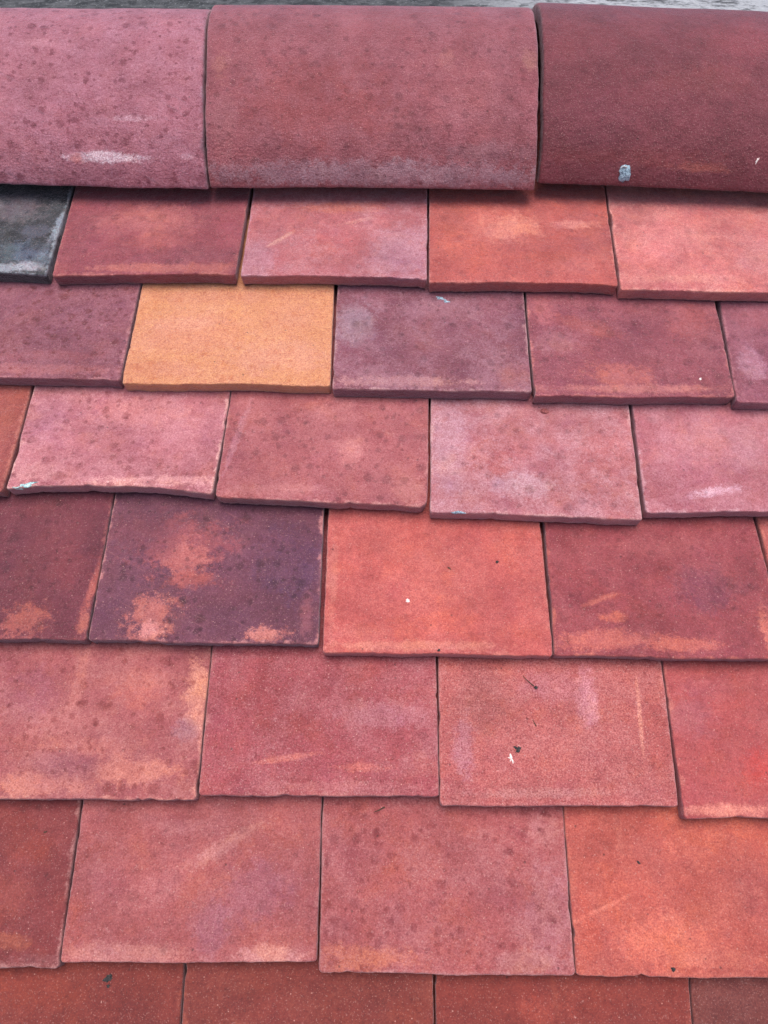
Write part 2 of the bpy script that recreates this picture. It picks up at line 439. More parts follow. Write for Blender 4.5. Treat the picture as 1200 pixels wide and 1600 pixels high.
def rp(px, py): return at(px, py, -6)

def T(BL, BR, TL, TR, base, bloom, worn=None, label=None, ba=.5, wa=.6, spots=.25, dens=.35, patches=(), sag=0, seed=0,
      lift=0, chips=(), fleck=1.0, tint=(.55, .46, .50, 1), thick=THICK, twist=0, corner=(2.5, 2.5), grain=1.0, key=None):
    lift = lift + random.uniform(-.2, .7)
    m = clay('clay', base, bloom, worn, ba, wa, spots, dens, tint, patches, rp, fleck, grain, key)
    o = make_tile('roof_tile', BL, BR, TL, TR, m, sag, seed, lift, chips, thick=thick, twist=twist, corner=corner)
    if label: o['label'] = label
    return o

def TK(key, *a, **k): return T(*a, key=key, **k)

# ---- first course under the ridge
tiles = {}
tiles['1a'] = TK('1a', (-218, 420), (72, 429), (-165, 286), (112, 290), '45474D', '6C7078', 'A3A6B0', 'dark slate grey clay tile among the red ones',
  ba=.35, spots=.5, tint=(.5, .55, .62, 1), fleck=.3, seed=1, wa=.75,
  patches=[(20, 318, 60, 28, '7A6A70', .8), (46, 421, 32, 11, 'C8C0CC', 1), (8, 424, 30, 8, 'B0B0BC', .9), (30, 395, 50, 22, '6A7890', .7), (100, 330, 9, 34, '7E8A96', .8, -14), (70, 410, 20, 16, '6C7684', .7), (55, 360, 30, 14, '5C5C6C', .8), (12, 395, 16, 20, '4C5C5E', .7), (92, 345, 9, 50, 'A8B0BE', .8, -12), (60, 385, 20, 10, '34363E', .7)])
tiles['1b'] = TK('1b', (81, 431), (367, 430), (116, 292), (390, 294), '9E474C', 'B86862', 'CC7A62', ba=.4, seed=2, sag=1.5, spots=.2,
  patches=[(235, 340, 85, 34, 'C26C60', .8), (300, 402, 90, 24, '94484E', .7), (230, 424, 120, 8, 'CB7458', .9), (330, 424, 50, 12, 'C87058', .8), (100, 380, 20, 60, '9A4246', .7), (250, 375, 60, 16, 'BC5E54', .6)])
tiles['1c'] = TK('1c', (376, 431), (667, 437), (396, 294), (668, 297), 'B6555A', 'C87C84', 'CC8490', ba=.5, seed=3, sag=2, spots=.15,
  patches=[(520, 315, 90, 12, 'C8604E', .8), (436, 374, 32, 4, 'DE8C80', .9, 40, .5), (630, 395, 60, 50, 'BE7484', .75), (400, 410, 40, 40, 'B66A78', .7), (500, 380, 60, 30, 'BC4E50', .6), (560, 340, 30, 5, 'D87C70', .7, 20)])
tiles['1d'] = TK('1d', (671, 442), (966, 446), (671, 298), (947, 298), 'BE5A4C', 'C87064', 'DC8878', ba=.35, seed=4, sag=2, spots=.15,
  patches=[(775, 345, 74, 36, 'CE6C58', .85), (740, 395, 80, 25, 'C86250', .7), (800, 352, 54, 28, 'E08C70', .75), (700, 330, 30, 40, 'B05850', .6), (925, 360, 40, 60, 'AC5858', .6), (900, 345, 45, 8, 'E08C7C', .8), (900, 410, 40, 25, 'CC7064', .7), (860, 400, 60, 12, 'B8503F', .6)])
tiles['1e'] = TK('1e', (971, 452), (1268, 459), (951, 300), (1228, 302), 'BC5C5C', 'CC7C78', 'D88A80', ba=.5, seed=5, spots=.15, chips=[('l', 90, 12, 1.6)],
  patches=[(1040, 372, 60, 38, 'C8686A', .7), (1140, 330, 60, 20, 'B85450', .6), (1000, 330, 30, 20, 'A85858', .6), (1180, 400, 40, 50, 'B8666A', .6), (1080, 440, 90, 8, 'CC7468', .7)])
# ---- second course
tiles['2a'] = TK('2a', (-128, 587), (187, 594), (-72, 440), (218, 446), '8A4E60', 'A9707F', 'C48A92', ba=.55, seed=6, spots=.65, dens=.55, tint=(.72, .52, .52, 1),
  patches=[(60, 582, 140, 12, 'AE6A70', .8), (80, 560, 110, 10, 'A05860', .5)])
tiles['2b'] = TK('2b', (190, 599), (516, 603), (221, 448), (521, 450), 'E29A72', 'EAA684', 'E69A70', 'bright orange tile between purple-red ones', ba=.4, wa=.4, seed=7, sag=.5, spots=.22, dens=.3,
  tint=(.86, .66, .55, 1), fleck=.5, patches=[(300, 520, 90, 40, 'DC8E66', .6), (430, 560, 80, 30, 'E6A084', .6), (280, 500, 60, 15, 'EEAA88', .5), (450, 490, 60, 30, 'E29666', .5), (350, 455, 150, 12, 'D88C5C', .6), (250, 580, 60, 16, 'D88A5C', .6)])
tiles['2c'] = TK('2c', (520, 608), (831, 612), (527, 454), (819, 458), '874252', 'A86C7C', 'CC8E92', ba=.6, seed=8, spots=.3,
  patches=[(555, 500, 40, 40, 'A87E90', .7), (640, 530, 80, 50, '8A4654', .5), (640, 600, 120, 10, 'C67E80', .8), (700, 480, 60, 20, '96525E', .6), (800, 590, 30, 30, 'A85C64', .7)])
tiles['2d'] = TK('2d', (835, 619), (1150, 620), (823, 459), (1117, 468), '8E4C5A', 'B0747E', 'D49088', ba=.5, seed=9, spots=.25, chips=[('l', 6, 6, 1.6)],
  patches=[(915, 505, 60, 16, 'A45A56', .7, -20), (870, 530, 40, 30, 'A2707E', .7), (965, 590, 60, 22, 'C07468', .75), (1085, 495, 40, 35, 'AC6062', .7), (980, 612, 160, 8, 'C48480', .75), (850, 480, 20, 30, 'B87078', .7)])
tiles['2e'] = TK('2e', (1152, 628), (1474, 634), (1126, 470), (1425, 478), '8E5264', 'AC7686', 'C08C98', ba=.5, seed=10, spots=.2, patches=[(1175, 570, 22, 40, 'B890A4', .7), (1190, 490, 40, 20, 'A4606C', .6)])
# ---- third course
tiles['3z'] = TK('3z', (-330, 758), (5, 768), (-265, 604), (47, 607), 'A34E3E', 'B8664E', 'CC7C5C', ba=.3, seed=11, spots=.1, chips=[('r', 5, 14, 1.5)])
tiles['3a'] = TK('3a', (9, 764), (332, 771), (52, 612), (359, 612), 'B4646E', 'CE868E', 'E8A8A4', ba=.55, wa=.8, seed=12, sag=5.0, spots=.5, dens=.45, chips=[('l', 35, 10, 1.4)],
  tint=(.72, .6, .62, 1), patches=[(210, 640, 90, 30, 'CE7878', .7), (240, 755, 110, 10, 'E29A9C', .8), (70, 650, 40, 40, 'B87080', .6), (60, 740, 40, 18, 'D0888A', .6)])
tiles['3b'] = TK('3b', (336, 775), (667, 793), (361, 614), (670, 624), 'B4605F', 'C87A78', 'DC9A86', ba=.5, seed=13, sag=0, spots=.3, corner=(3, 8),
  patches=[(370, 680, 6, 70, 'D08C90', .6, -12), (550, 700, 30, 30, 'D6867C', .7), (520, 640, 60, 20, 'CE7E78', .6), (440, 770, 100, 12, 'CE8078', .7), (640, 770, 30, 25, 'D08070', .8), (400, 730, 40, 30, 'AA5856', .6)])
tiles['3c'] = TK('3c', (673, 800), (1004, 812), (673, 625), (984, 633), 'B66670', 'CC92A0', 'E0A4A8', ba=.6, seed=14, sag=.5, spots=.25,
  patches=[(705, 700, 40, 90, 'C88EA0', .7), (770, 720, 60, 50, 'B2585C', .7), (810, 760, 60, 22, 'CA98A8', .7), (930, 710, 50, 60, 'B85E62', .6), (870, 640, 90, 15, 'C0747E', .6)])
tiles['3d'] = TK('3d', (1010, 801), (1345, 801), (989, 635), (1302, 640), 'BA646C', 'CE868E', 'DCA0A4', ba=.6, seed=15, sag=1, spots=.15,
  patches=[(1115, 771, 45, 9, 'EAB0BC', .9, 8), (1110, 690, 60, 45, 'D07A78', .7), (1030, 640, 30, 15, 'B06870', .6), (1170, 700, 30, 50, 'D08888', .6)])
# ---- fourth course
tiles['4a'] = TK('4a', (-232, 994), (133, 1000), (-172, 776), (174, 779), '7C404E', '985860', 'C08078', ba=.35, seed=16, spots=.3,
  patches=[(42, 968, 36, 28, 'C47C64', .85, 0, 1.4), (150, 905, 9, 75, 'CC7E62', .95, -12), (134, 975, 9, 20, 'E09C70', 1), (100, 880, 50, 40, '964C4E', .6), (60, 870, 40, 50, '8A4A52', .6)])
tiles['4b'] = TK('4b', (136, 1001), (497, 1007), (177, 780), (506, 795), '683F50', '7C4A58', 'CC9890', 'dark purple tile with pale orange scorch marks', ba=.3, wa=.75, seed=17, sag=0, spots=.4,
  patches=[(290, 850, 86, 48, '9C585A', .75, 0, 1.3), (285, 868, 40, 36, 'BC7668', .65, 0, 1.5), (240, 968, 42, 44, 'C07C6C', .8, 0, 1.5), (238, 985, 24, 14, 'E0A49A', .7, 0, 1.3), (415, 993, 36, 15, 'CC8A74', .85, 0, 1.4), (450, 880, 70, 70, '5A3C5A', .7), (220, 830, 60, 40, '7C4650', .6), (350, 930, 60, 30, '70404E', .5), (480, 960, 12, 40, 'A06870', .6), (300, 905, 50, 16, 'AA5E54', .7)])
tiles['4c'] = TK('4c', (503, 1019), (864, 1025), (513, 797), (844, 816), 'C65C4A', 'CE7264', 'DC8468', 'vivid orange-red tile flecked with grit', ba=.35, seed=18, spots=.12,
  patches=[(600, 840, 90, 30, 'BC5244', .5), (650, 1012, 160, 9, 'DE8666', .8), (680, 900, 60, 60, 'CC6854', .5), (845, 900, 12, 90, 'C06058', .5), (560, 990, 50, 14, 'D0705E', .6), (520, 900, 10, 100, 'D47C66', .6)])
tiles['4d'] = TK('4d', (868, 1024), (1236, 1031), (852, 818), (1181, 816), '984C54', 'B06E72', 'D68C6E', ba=.45, wa=.8, seed=19, spots=.2, chips=[],
  patches=[(955, 1002, 95, 18, 'D8886A', .9), (1060, 1010, 70, 12, 'D48468', .85), (930, 940, 40, 6, 'D08468', .7, 20), (1110, 920, 60, 45, '7C4458', .8), (1050, 850, 90, 22, 'B26A6C', .7), (1195, 985, 14, 44, 'DA8C70', .95), (960, 965, 25, 9, 'D2805E', .8), (900, 880, 40, 50, '9E4C4E', .5)])
tiles['4e'] = TK('4e', (1240, 1030), (1600, 1036), (1187, 816), (1512, 822), 'BC5E48', 'C87460', 'D88060', ba=.3, seed=20)
# ---- fifth course
tiles['5a'] = TK('5a', (-74, 1247), (305, 1251), (-32, 1010), (329, 1013), 'AA5C5C', 'C07E76', 'E09C80', ba=.55, wa=.75, seed=21, spots=.5, dens=.4, tint=(.75, .6, .6, 1),
  patches=[(308, 1085, 24, 66, 'E29A72', 1), (60, 1224, 90, 22, 'E0906C', .9), (215, 1205, 80, 26, 'D88A6C', .85), (140, 1165, 70, 20, 'D0806C', .7), (220, 1060, 80, 20, 'C87868', .6), (100, 1200, 60, 30, 'A0646C', .5), (120, 1060, 12, 60, 'CC7E6C', .7, -6), (215, 1085, 45, 25, 'C06A5E', .6), (100, 1130, 100, 30, 'C27870', .6), (288, 1140, 22, 22, 'A07078', .7), (40, 1080, 60, 50, 'A8606C', .6)])
tiles['5b'] = TK('5b', (310, 1242), (686, 1245), (331, 1015), (681, 1029), 'A14A52', 'B8747A', 'D09088', ba=.5, wa=.4, seed=22, spots=.12, fleck=1.4, grain=1.3,
  patches=[(590, 1115, 90, 26, 'B4707A', .7), (450, 1185, 60, 6, 'CC7468', .8, 8), (560, 1200, 50, 8, 'C86C60', .6), (500, 1230, 180, 10, 'B4686C', .7), (400, 1080, 60, 50, 'A04448', .5), (660, 1190, 30, 30, 'B46462', .6)])
tiles['5c'] = TK('5c', (688, 1257), (1061, 1261), (685, 1031), (1034, 1033), 'AE5450', 'B86C68', 'C88078', ba=.4, wa=.35, seed=23, spots=.1, grain=1.5,
  patches=[(920, 1090, 20, 52, 'C87C84', .9, 0, .6), (870, 1070, 60, 30, 'BC6C70', .6), (750, 1100, 50, 60, '9E504C', .7), (1002, 1120, 4, 70, 'D88668', .8, -4, .4), (725, 1170, 20, 60, 'B06A70', .7), (900, 1200, 90, 30, 'B65A56', .5), (840, 1240, 140, 10, 'B4706A', .6), (1030, 1150, 25, 80, 'B2504A', .6)])
tiles['5d'] = TK('5d', (1069, 1277), (1452, 1280), (1037, 1036), (1388, 1042), 'B65450', 'C06C66', 'E09070', ba=.4, seed=24, spots=.1,
  patches=[(1130, 1266, 90, 10, 'E28E6C', .95), (1185, 1200, 40, 40, 'C2463A', .8), (1080, 1120, 40, 40, 'B4686A', .6), (1110, 1070, 60, 20, 'B46062', .5)])
# ---- sixth course
tiles['6a'] = TK('6a', (-302, 1508), (90, 1513), (-262, 1250), (124, 1255), '98464A', 'AC6064', 'D0A0A0', ba=.4, wa=.8, seed=25, spots=.15,
  patches=[(15, 1470, 40, 16, 'C07050', .8), (40, 1320, 50, 40, 'A85048', .5), (70, 1500, 60, 14, 'A8686E', .7), (20, 1400, 40, 40, 'B05C50', .5)])
tiles['6b'] = TK('6b', (93, 1505), (493, 1503), (129, 1257), (502, 1250), 'B4534C', 'BC6864', 'D28070', ba=.4, wa=.3, seed=26, spots=.15,
  patches=[(345, 1325, 70, 14, 'D47C6A', .85, 32), (250, 1390, 70, 30, 'C8665A', .7, 25), (200, 1488, 110, 18, 'D67A60', .85), (430, 1490, 60, 16, 'D88070', .85), (400, 1390, 60, 70, 'B25E62', .6), (120, 1400, 25, 90, 'AE4638', .6), (290, 1290, 60, 12, 'CC7060', .6), (330, 1450, 30, 40, 'AA5C62', .5)])
tiles['6c'] = TK('6c', (498, 1519), (899, 1525), (505, 1251), (879, 1262), 'A95A63', 'B87A86', 'C896A0', 'rosy tile peppered with dark spots', ba=.6, wa=.5, seed=27, spots=.42, dens=.5,
  tint=(.72, .56, .60, 1), patches=[(580, 1495, 80, 20, 'CC7C6C', .8), (860, 1440, 50, 90, 'AE7286', .7), (640, 1350, 60, 60, 'B05C5C', .5), (850, 1300, 30, 30, 'C88890', .6), (820, 1500, 50, 20, 'C0868E', .6), (520, 1500, 30, 30, 'C87868', .7)])
tiles['6d'] = TK('6d', (902, 1525), (1303, 1528), (881, 1263), (1255, 1270), 'B8594F', 'C07066', 'D2806C', ba=.35, wa=.3, seed=28, spots=.12,
  patches=[(1040, 1470, 100, 50, 'D2705C', .8), (1080, 1330, 50, 30, 'CC6C5C', .7), (940, 1420, 60, 5, 'DC8070', .8, 22, .5), (1170, 1380, 50, 50, 'B05654', .6), (920, 1460, 20, 70, 'B64E42', .6), (970, 1300, 8, 40, 'CC7868', .5), (1120, 1500, 90, 16, 'D07460', .7)])
# ---- seventh course, cut by the frame
tiles['7a'] = TK('7a', (-148, 1815), (265, 1815), (-104, 1508), (286, 1510), '98483F', 'A85C52', 'B86C5C', ba=.35, seed=29, spots=.1, patches=[(60, 1540, 90, 40, 'A85044', .6)])
tiles['7b'] = TK('7b', (270, 1815), (682, 1812), (289, 1511), (676, 1524), '8E4446', 'A4605C', 'B87068', ba=.35, seed=30, spots=.1)
tiles['7c'] = TK('7c', (686, 1815), (1098, 1815), (680, 1525), (1076, 1527), '9E4A40', 'B06054', 'C07060', ba=.3, seed=31, spots=.1, patches=[(850, 1580, 50, 30, 'BA5C4A', .7), (870, 1560, 6, 50, 'B86858', .6)])
tiles['7d'] = TK('7d', (1102, 1815), (1512, 1815), (1079, 1528), (1468, 1530), '7A4046', '966066', 'A87078', ba=.5, seed=32, spots=.1)

# ---- tiles just outside the picture, so that the roof goes on: same gauge, mixed clays
mixed = [tiles[k].data.materials[0] for k in ('2a', '3z', '4c', '5b', '6b', '3d', '1b', '7b', '2c', '7d')]
outer = [clay('clay', b, l, None, .4, .5, .25, .35) for b, l in
         (('A85054', 'C07C7C'), ('90505C', 'AC7482'), ('BA5C4C', 'CC7866'), ('B4646C', 'CC8890'), ('98463E', 'AC6258'))]
proto = []
def span(key):
    o = tiles[key]; vs = [Vector(c) for c in o.bound_box]
    return o.location.x + min(v.x for v in vs), o.location.x + max(v.x for v in vs)
BOT = {1: at(600, 432)[1], 2: at(600, 608)[1], 3: at(600, 790)[1], 4: at(600, 1019)[1], 5: at(600, 1245)[1], 6: at(600, 1519)[1], 7: at(600, 1815)[1]}
BOT[8] = BOT[7]-105; BOT[9] = BOT[8]-106
# five spare tiles modelled once; the copies share their meshes
for i in range(5):
    o = tile_mesh('roof_tile', (-83.5, 0), (83.5, .6), (-83.3, 105), (83.2, 105), outer[i], .6*(i-2), 60+i, 0)
    proto.append(o)
rot0 = W(0, 50, -8)
used = [False]*5
def spare(xc_, v, k):
    o = proto[k]
    if used[k]:
        o = o.copy(); COL.objects.link(o); o.parent = roof
    used[k] = True
    o.location = W(xc_, v+50, -8) - roof.location
cnt = 0
for row in range(1, 10):
    if row <= 7:
        ks = sorted(k for k in tiles if k[0] == str(row) and k[1] != 'z') + (['3z'] if row == 3 else [])
        lo = min(span(k)[0] for k in ks)*1000; hi = max(span(k)[1] for k in ks)*1000
        xs = []
        x = lo - 1.5
        while x > -640: xs.append(x-84); x -= 169.5
        x = hi + 1.5
        while x < 640: xs.append(x+84); x += 169.5
    else:
        xs = [(-3.5 + i + .5*(row % 2))*169.5 for i in range(8)]
    for x in xs:
        spare(x, BOT[row]+random.uniform(-1.5, 1.5), cnt*3 % 5); cnt += 1

# ------------------------------------------------------------------ ridge tiles
RN = 3.0
def ridge_section(E, R):
    vE = E
    yE = vE*CP - RN*SP; zE = vE*SP + RN*CP
    return yE + R, zE
def ridge_map_factory(E, R):
    yc_, zc_ = ridge_section(E, R)
    cy_, cz_ = CAMV*CP - CAMN*SP, CAMV*SP + CAMN*CP
    def f(px, py):
        best = None
        for k in range(0, 241):
            a = math.radians(-90 + k*.5)
            Rf = R*(1-.085*math.sin(2*a)**2)
            y, z = yc_ + Rf*math.sin(a), zc_ + Rf*math.cos(a)
            v, n_ = y*CP + z*SP, -y*SP + z*CP
            dv, dn = v-CAMV, n_-CAMN
            yy = CT*dv + ST*dn; dd = ST*dv - CT*dn
            q = 800 - FPX*yy/dd
            if best is None or abs(q-py) < best[0]: best = (abs(q-py), R*(a+math.pi/2), (px-600)/FPX*dd)
        return best[2], best[1]
    return f

def ridge_tile(xl, xr, EL, ER, RL, RR, mat, seed, label=None, slant=(0, 0), thick=13.0, bow=0.0):
    """half-round ridge tile from xl to xr (mm); EL, ER: slope position of its lower rim at either end"""
    L = xr-xl
    fine = [0, .35, .9, 1.8, 3.2, 5.5]
    xs = fine + list(np.linspace(8, L-8, 96)) + [L-f for f in fine[::-1]]
    arc = math.pi*120
    ss = fine + list(np.linspace(8, arc*.66, 96)) + list(np.linspace(arc*.70, arc-5, 12)) + [arc-1, arc]
    NX, NS = len(xs), len(ss)
    cs = random.Random(seed); sx = cs.uniform(-900, 900)
    V, A, E = [], [], []; idx = {}
    def pos(uu, s_, depth, ex=0.0):
        t = uu/L
        R0 = lerp(RL, RR, t); E0 = lerp(EL, ER, t) + bow*4*t*(1-t)
        yc_, zc_ = ridge_section(E0, R0)
        a = s_/arc*math.pi - math.pi/2
        R = R0*(1-.085*math.sin(2*a)**2) - depth + .7*fn(uu+sx, s_, 0, .012) + .25*fn(uu+sx, s_, 3, .08)
        x = xl + uu + ex + lerp(slant[0], slant[1], t)*math.sin(s_/arc*math.pi)
        y, z = yc_ + R*math.sin(a), zc_ + R*math.cos(a)
        return x, y, z
    def put(x, y, z, e, at_, dep):
        V.append((x*.001, y*.001, z*.001+Z0)); A.append((x, at_, dep)); E.append(e); return len(V)-1
    def wb(s, k): return .9*fn(s, k*51+sx, 0, .02)+.5*fn(s, k*51+sx, 4, .1)+.35*fn(s, k*51+sx, 7, .4)
    for j, s_ in enumerate(ss):
        for i, uu in enumerate(xs):
            e = min(s_, uu, L-uu, arc-s_)
            dep = 0
            for ee in (s_, uu, L-uu):
                if ee < 2.6: dep += 2.6*(1-math.sqrt(max(0, 1-(1-ee/2.6)**2)))*.8
            ex = math.exp(-uu/6)*wb(s_, 1) - math.exp(-(L-uu)/6)*wb(s_, 2)
            x, y, z = pos(uu, s_, dep, ex)
            fz = math.exp(-s_/6)
            z += fz*wb(uu, 3)
            idx[i, j] = put(x, y, z, e, s_, 0)
    F = []
    for j in range(NS-1):
        for i in range(NX-1):
            F.append((idx[i, j], idx[i+1, j], idx[i+1, j+1], idx[i, j+1]))
    rim = [(i, 0) for i in range(NX)] + [(NX-1, j) for j in range(1, NS)] + \
          [(i, NS-1) for i in range(NX-2, -1, -1)] + [(0, j) for j in range(NS-2, 0, -1)]
    prev = [idx[r] for r in rim]
    for dep in (3.5, 7, 10, thick-.8, thick):
        cur = []
        for (i, j) in rim:
            x0, y0, z0 = V[idx[i, j]]
            uu, s_ = xs[i], ss[j]
            a = s_/arc*math.pi - math.pi/2
            jt = .4*fn(uu+sx, s_, dep*4, .3)
            ox = (-.2-jt if i == 0 else 0) + (.2+jt if i == NX-1 else 0)
            V.append((x0+ox*.001, y0-dep*.001*math.sin(a), z0-dep*.001*math.cos(a) - (.0002 + jt*.0005 if j == 0 else 0)))
            A.append((xl+uu, s_-dep if j == 0 else s_, -dep)); E.append(-dep); cur.append(len(V)-1)
        for a_ in range(len(rim)):
            b = (a_+1) % len(rim)
            F.append((prev[b], prev[a_], cur[a_], cur[b]))
        prev = cur
    # hollow underside
    ins = {}
    for i in range(0, NX, 6):
        pass
    m = len(prev)
    # join left and right inner rims with a coarse vault
    pos_of = {r: k for k, r in enumerate(rim)}
    js = list(range(0, NS))
    for a_, b in zip(js[:-1], js[1:]):
        l0, l1 = prev[pos_of[(0, a_)]], prev[pos_of[(0, b)]]
        r0, r1 = prev[pos_of[(NX-1, a_)]], prev[pos_of[(NX-1, b)]]
        F.append((l0, l1, r1, r0))
    yc_, zc_ = ridge_section((EL+ER)/2, 120)
    o = link('ridge_tile', V, F, mat, roof, Vector(((xl+xr)/2000, yc_*.001, zc_*.001+Z0)),
             {'clay_pos': ('FLOAT_VECTOR', A), 'edge_mm': ('FLOAT', E)})
    if label: o['label'] = label
    return o

E0 = lambda py: at(600, py, RN)[1]
rx = lambda px, py: at(px, py, RN)[0]
mp = ridge_map_factory(E0(297), 119)
rm_a = clay(key='ridgeL', name='ridge_clay', base='BC707C', bloom='CE8C9A', worn='9C848E', ba=.55, wa=.45, spots=.62, dens=.40, tint=(.66, .50, .55, 1), mapper=mp, fleck=.5, patches=[
    (160, 248, 74, 8, 'FFDCE0', .95, 0, .9), (200, 188, 40, 6, 'E8B4BC', .8), (118, 250, 12, 8, 'E88C80', .8), (220, 186, 45, 6, 'E0A4AC', .6), (60, 70, 40, 8, 'DC949C', .5), (150, 100, 60, 60, 'B86C7A', .4),
    (293, 245, 12, 5, 'F0B4BC', .7), (100, 190, 100, 40, 'B26472', .5)])
rm_b = clay(key='ridgeM', name='ridge_clay', base='A45560', bloom='B8727E', worn='B4808C', ba=.5, wa=.5, spots=.4, dens=.35, tint=(.68, .58, .62, 1), mapper=mp, grain=1.3, patches=[
    (500, 160, 150, 70, 'A84E52', .7), (345, 105, 16, 22, 'C07670', .7), (700, 95, 14, 18, 'CC8080', .6), (828, 92, 18, 18, 'C07C74', .8), (580, 274, 330, 26, 'B68A98', .85), 
    (730, 150, 70, 60, 'B8666E', .6), (760, 240, 80, 20, 'A4727E', .5), (350, 200, 20, 60, 'B46A70', .6)])
rm_c = clay(key='ridgeR', name='ridge_clay', base='88404C', bloom='A05560', worn='9C5058', ba=.35, wa=.3, spots=.1, mapper=mp, grain=1.3, fleck=.6, patches=[
    (1100, 125, 90, 30, 'A05456', .5), (1090, 262, 50, 9, 'B8685C', .85), (980, 248, 170, 16, '964648', .6), (900, 70, 80, 40, '984A54', .5), (1150, 60, 80, 30, 'A4505A', .6), (930, 200, 80, 50, '843E4E', .6)])
xa1 = rx(324.5, 298); xb0 = rx(328.5, 298); xb1 = rx(834, 300); xc0 = rx(841.5, 288)
RA = ridge_tile(xa1-302, xa1, E0(284), E0(297.5), 116.5, 120.5, rm_a, 101, 'mauve-pink ridge tile peppered with dark spots', slant=(0, 0))
RB = ridge_tile(xb0, xb1, E0(295), E0(298.5), 122.5, 122, rm_b, 102, 'rosy ridge tile with a mauve band along its lower rim', bow=1.0)
RC = ridge_tile(xc0, xc0+303, E0(287), E0(308), 121, 120.5, rm_c, 103, 'deep maroon ridge tile with a grey lichen spot', slant=(1.2, 0))
for x0, m_, sd_ in ((xa1-302-305, rm_b, 104), (xc0+305, rm_a, 105)):
    ridge_tile(x0, x0+301, E0(295), E0(296), 119, 119, m_, sd_)

# ------------------------------------------------------------------ what carries the tiles (hidden under them)
felt = simple('roofing_felt', (.012, .011, .011, 1), (.03, .026, .024, 1), 60)
apex_v = (E0(297)*CP - RN*SP + 119)/CP
def slab(name, pts, mat, parent):
    n_ = len(pts)//2
    F = [tuple(range(n_))[::-1], tuple(range(n_, 2*n_))] + [(i, (i+1) % n_, n_+(i+1) % n_, n_+i) for i in range(n_)]
    return link(name, pts, F, mat, parent, pts[0], smooth=False)
xh = 690
a0, a1 = W(0, -640, -62), W(0, apex_v-20, -62)
prof = [(a0.y, a0.z), (a1.y, a1.z), (a1.y + (a1.y-a0.y)*.9, a1.z-(a1.z-a0.z)*.9), (a1.y + (a1.y-a0.y)*.9, -.02), (a0.y, -.02)]
pts = [Vector((-.69, y, z)) for y, z in prof] + [Vector((.69, y, z)) for y, z in prof]
wood = simple('rough_timber', (.16, .11, .07, 1), (.24, .17, .11, 1), 30)
slab('timber_frame', pts, wood, roof)
F0 = [W(-685, -650, -59), W(685, -650, -59), W(685, apex_v-24, -59), W(-685, apex_v-24, -59)]
F1 = [W(-685, -650, -56), W(685, -650, -56), W(685, apex_v-24, -56), W(-685, apex_v-24, -56)]
slab('roofing_felt', F0+F1, felt, roof)

# ------------------------------------------------------------------ small marks and litter
def surf_n(px, py, default=-6):
    """height of the tile surface under a photo point, by ray cast on the finished tiles"""
    cx, cy = (px-600)/FPX, -(py-800)/FPX
    d_ = Vector((cx*.001, 0, 0)) + (u*(cy*CT+ST) + nn*(cy*ST-CT))*.001
    d_.normalize()
    best = None
    dg = bpy.context.evaluated_depsgraph_get()
    ok, loc, nor, _, ob, _ = S.ray_cast(dg, M.translation, d_)
    return (loc, nor, ob) if ok else (W(*at(px, py), -6), nn.copy(), None)
bpy.context.view_layer.update()

def blob(name, px, py, w_, h_, t_, mat, seed, ang=0, rag=.25, parent_tile=False, shape=None, segs=22, lift=0.0):
    """low irregular crust or crumb lying on a tile: w_ x h_ mm, t_ mm thick"""
    loc, nor, ob = surf_n(px, py)
    if nor.z < 0: nor = -nor
    xa = Vector((1, 0, 0)); ya = nor.cross(xa).normalized(); xa = ya.cross(nor)
    ca, sa = math.cos(math.radians(ang)), math.sin(math.radians(ang))
    V, F = [], []
    rings = [(0, 1.0), (.35, .86), (.55, .62), (.68, .34)] if shape is None else shape
    V.append(loc + nor*(t_*.001*(rings[-1][0]*0+ .75+lift)))
    for (hh, rr) in rings[::-1]:
        for k_ in range(segs):
            a = 2*math.pi*k_/segs
            r_ = rr*(1 + rag*1.4*fn(math.cos(a)*1.3+seed, math.sin(a)*1.3, hh*.5) + rag*.7*fn(math.cos(a)*4+seed, math.sin(a)*4, hh))
            X, Y = r_*math.cos(a)*w_/2, r_*math.sin(a)*h_/2
            X, Y = X*ca - Y*sa, X*sa + Y*ca
            hz = (hh+lift)*t_*(1+.5*fn(X*.9+seed, Y*.9, 1)) - (.3 if hh == 0 else 0)
            V.append(loc + xa*X*.001 + ya*Y*.001 + nor*hz*.001)
    for k_ in range(segs): F.append((0, 1+k_, 1+(k_+1) % segs))
    for j in range(len(rings)-1):
        for k_ in range(segs):
            a, b = 1+j*segs+k_, 1+j*segs+(k_+1) % segs
            F.append((a, a+segs, b+segs, b))
    par = ob if (parent_tile and ob) else None
    return link(name, V, F, mat, par, loc)

lichen = simple('lichen', C('5E7288'), C('B4CEDE', .8), 900, .9, .0004, (.38, .58))
lime = simple('pale_lime', C('B8A8A8'), C('F4E4E0', .9), 700, .9, .0003, (.3, .5))
teal = simple('teal_paint', C('6E98A0'), C('C4E4E4', .85), 600, .7, .0002, (.35, .6))
soot = simple('black_debris', (.012, .012, .014, 1), (.05, .045, .045, 1), 900, .9)
crumb = simple('clay_crumb', C('8A4448'), C('B86A68'), 500, .9)
twigm = simple('dry_twig', (.05, .025, .018, 1), (.10, .05, .03, 1), 600, .85)

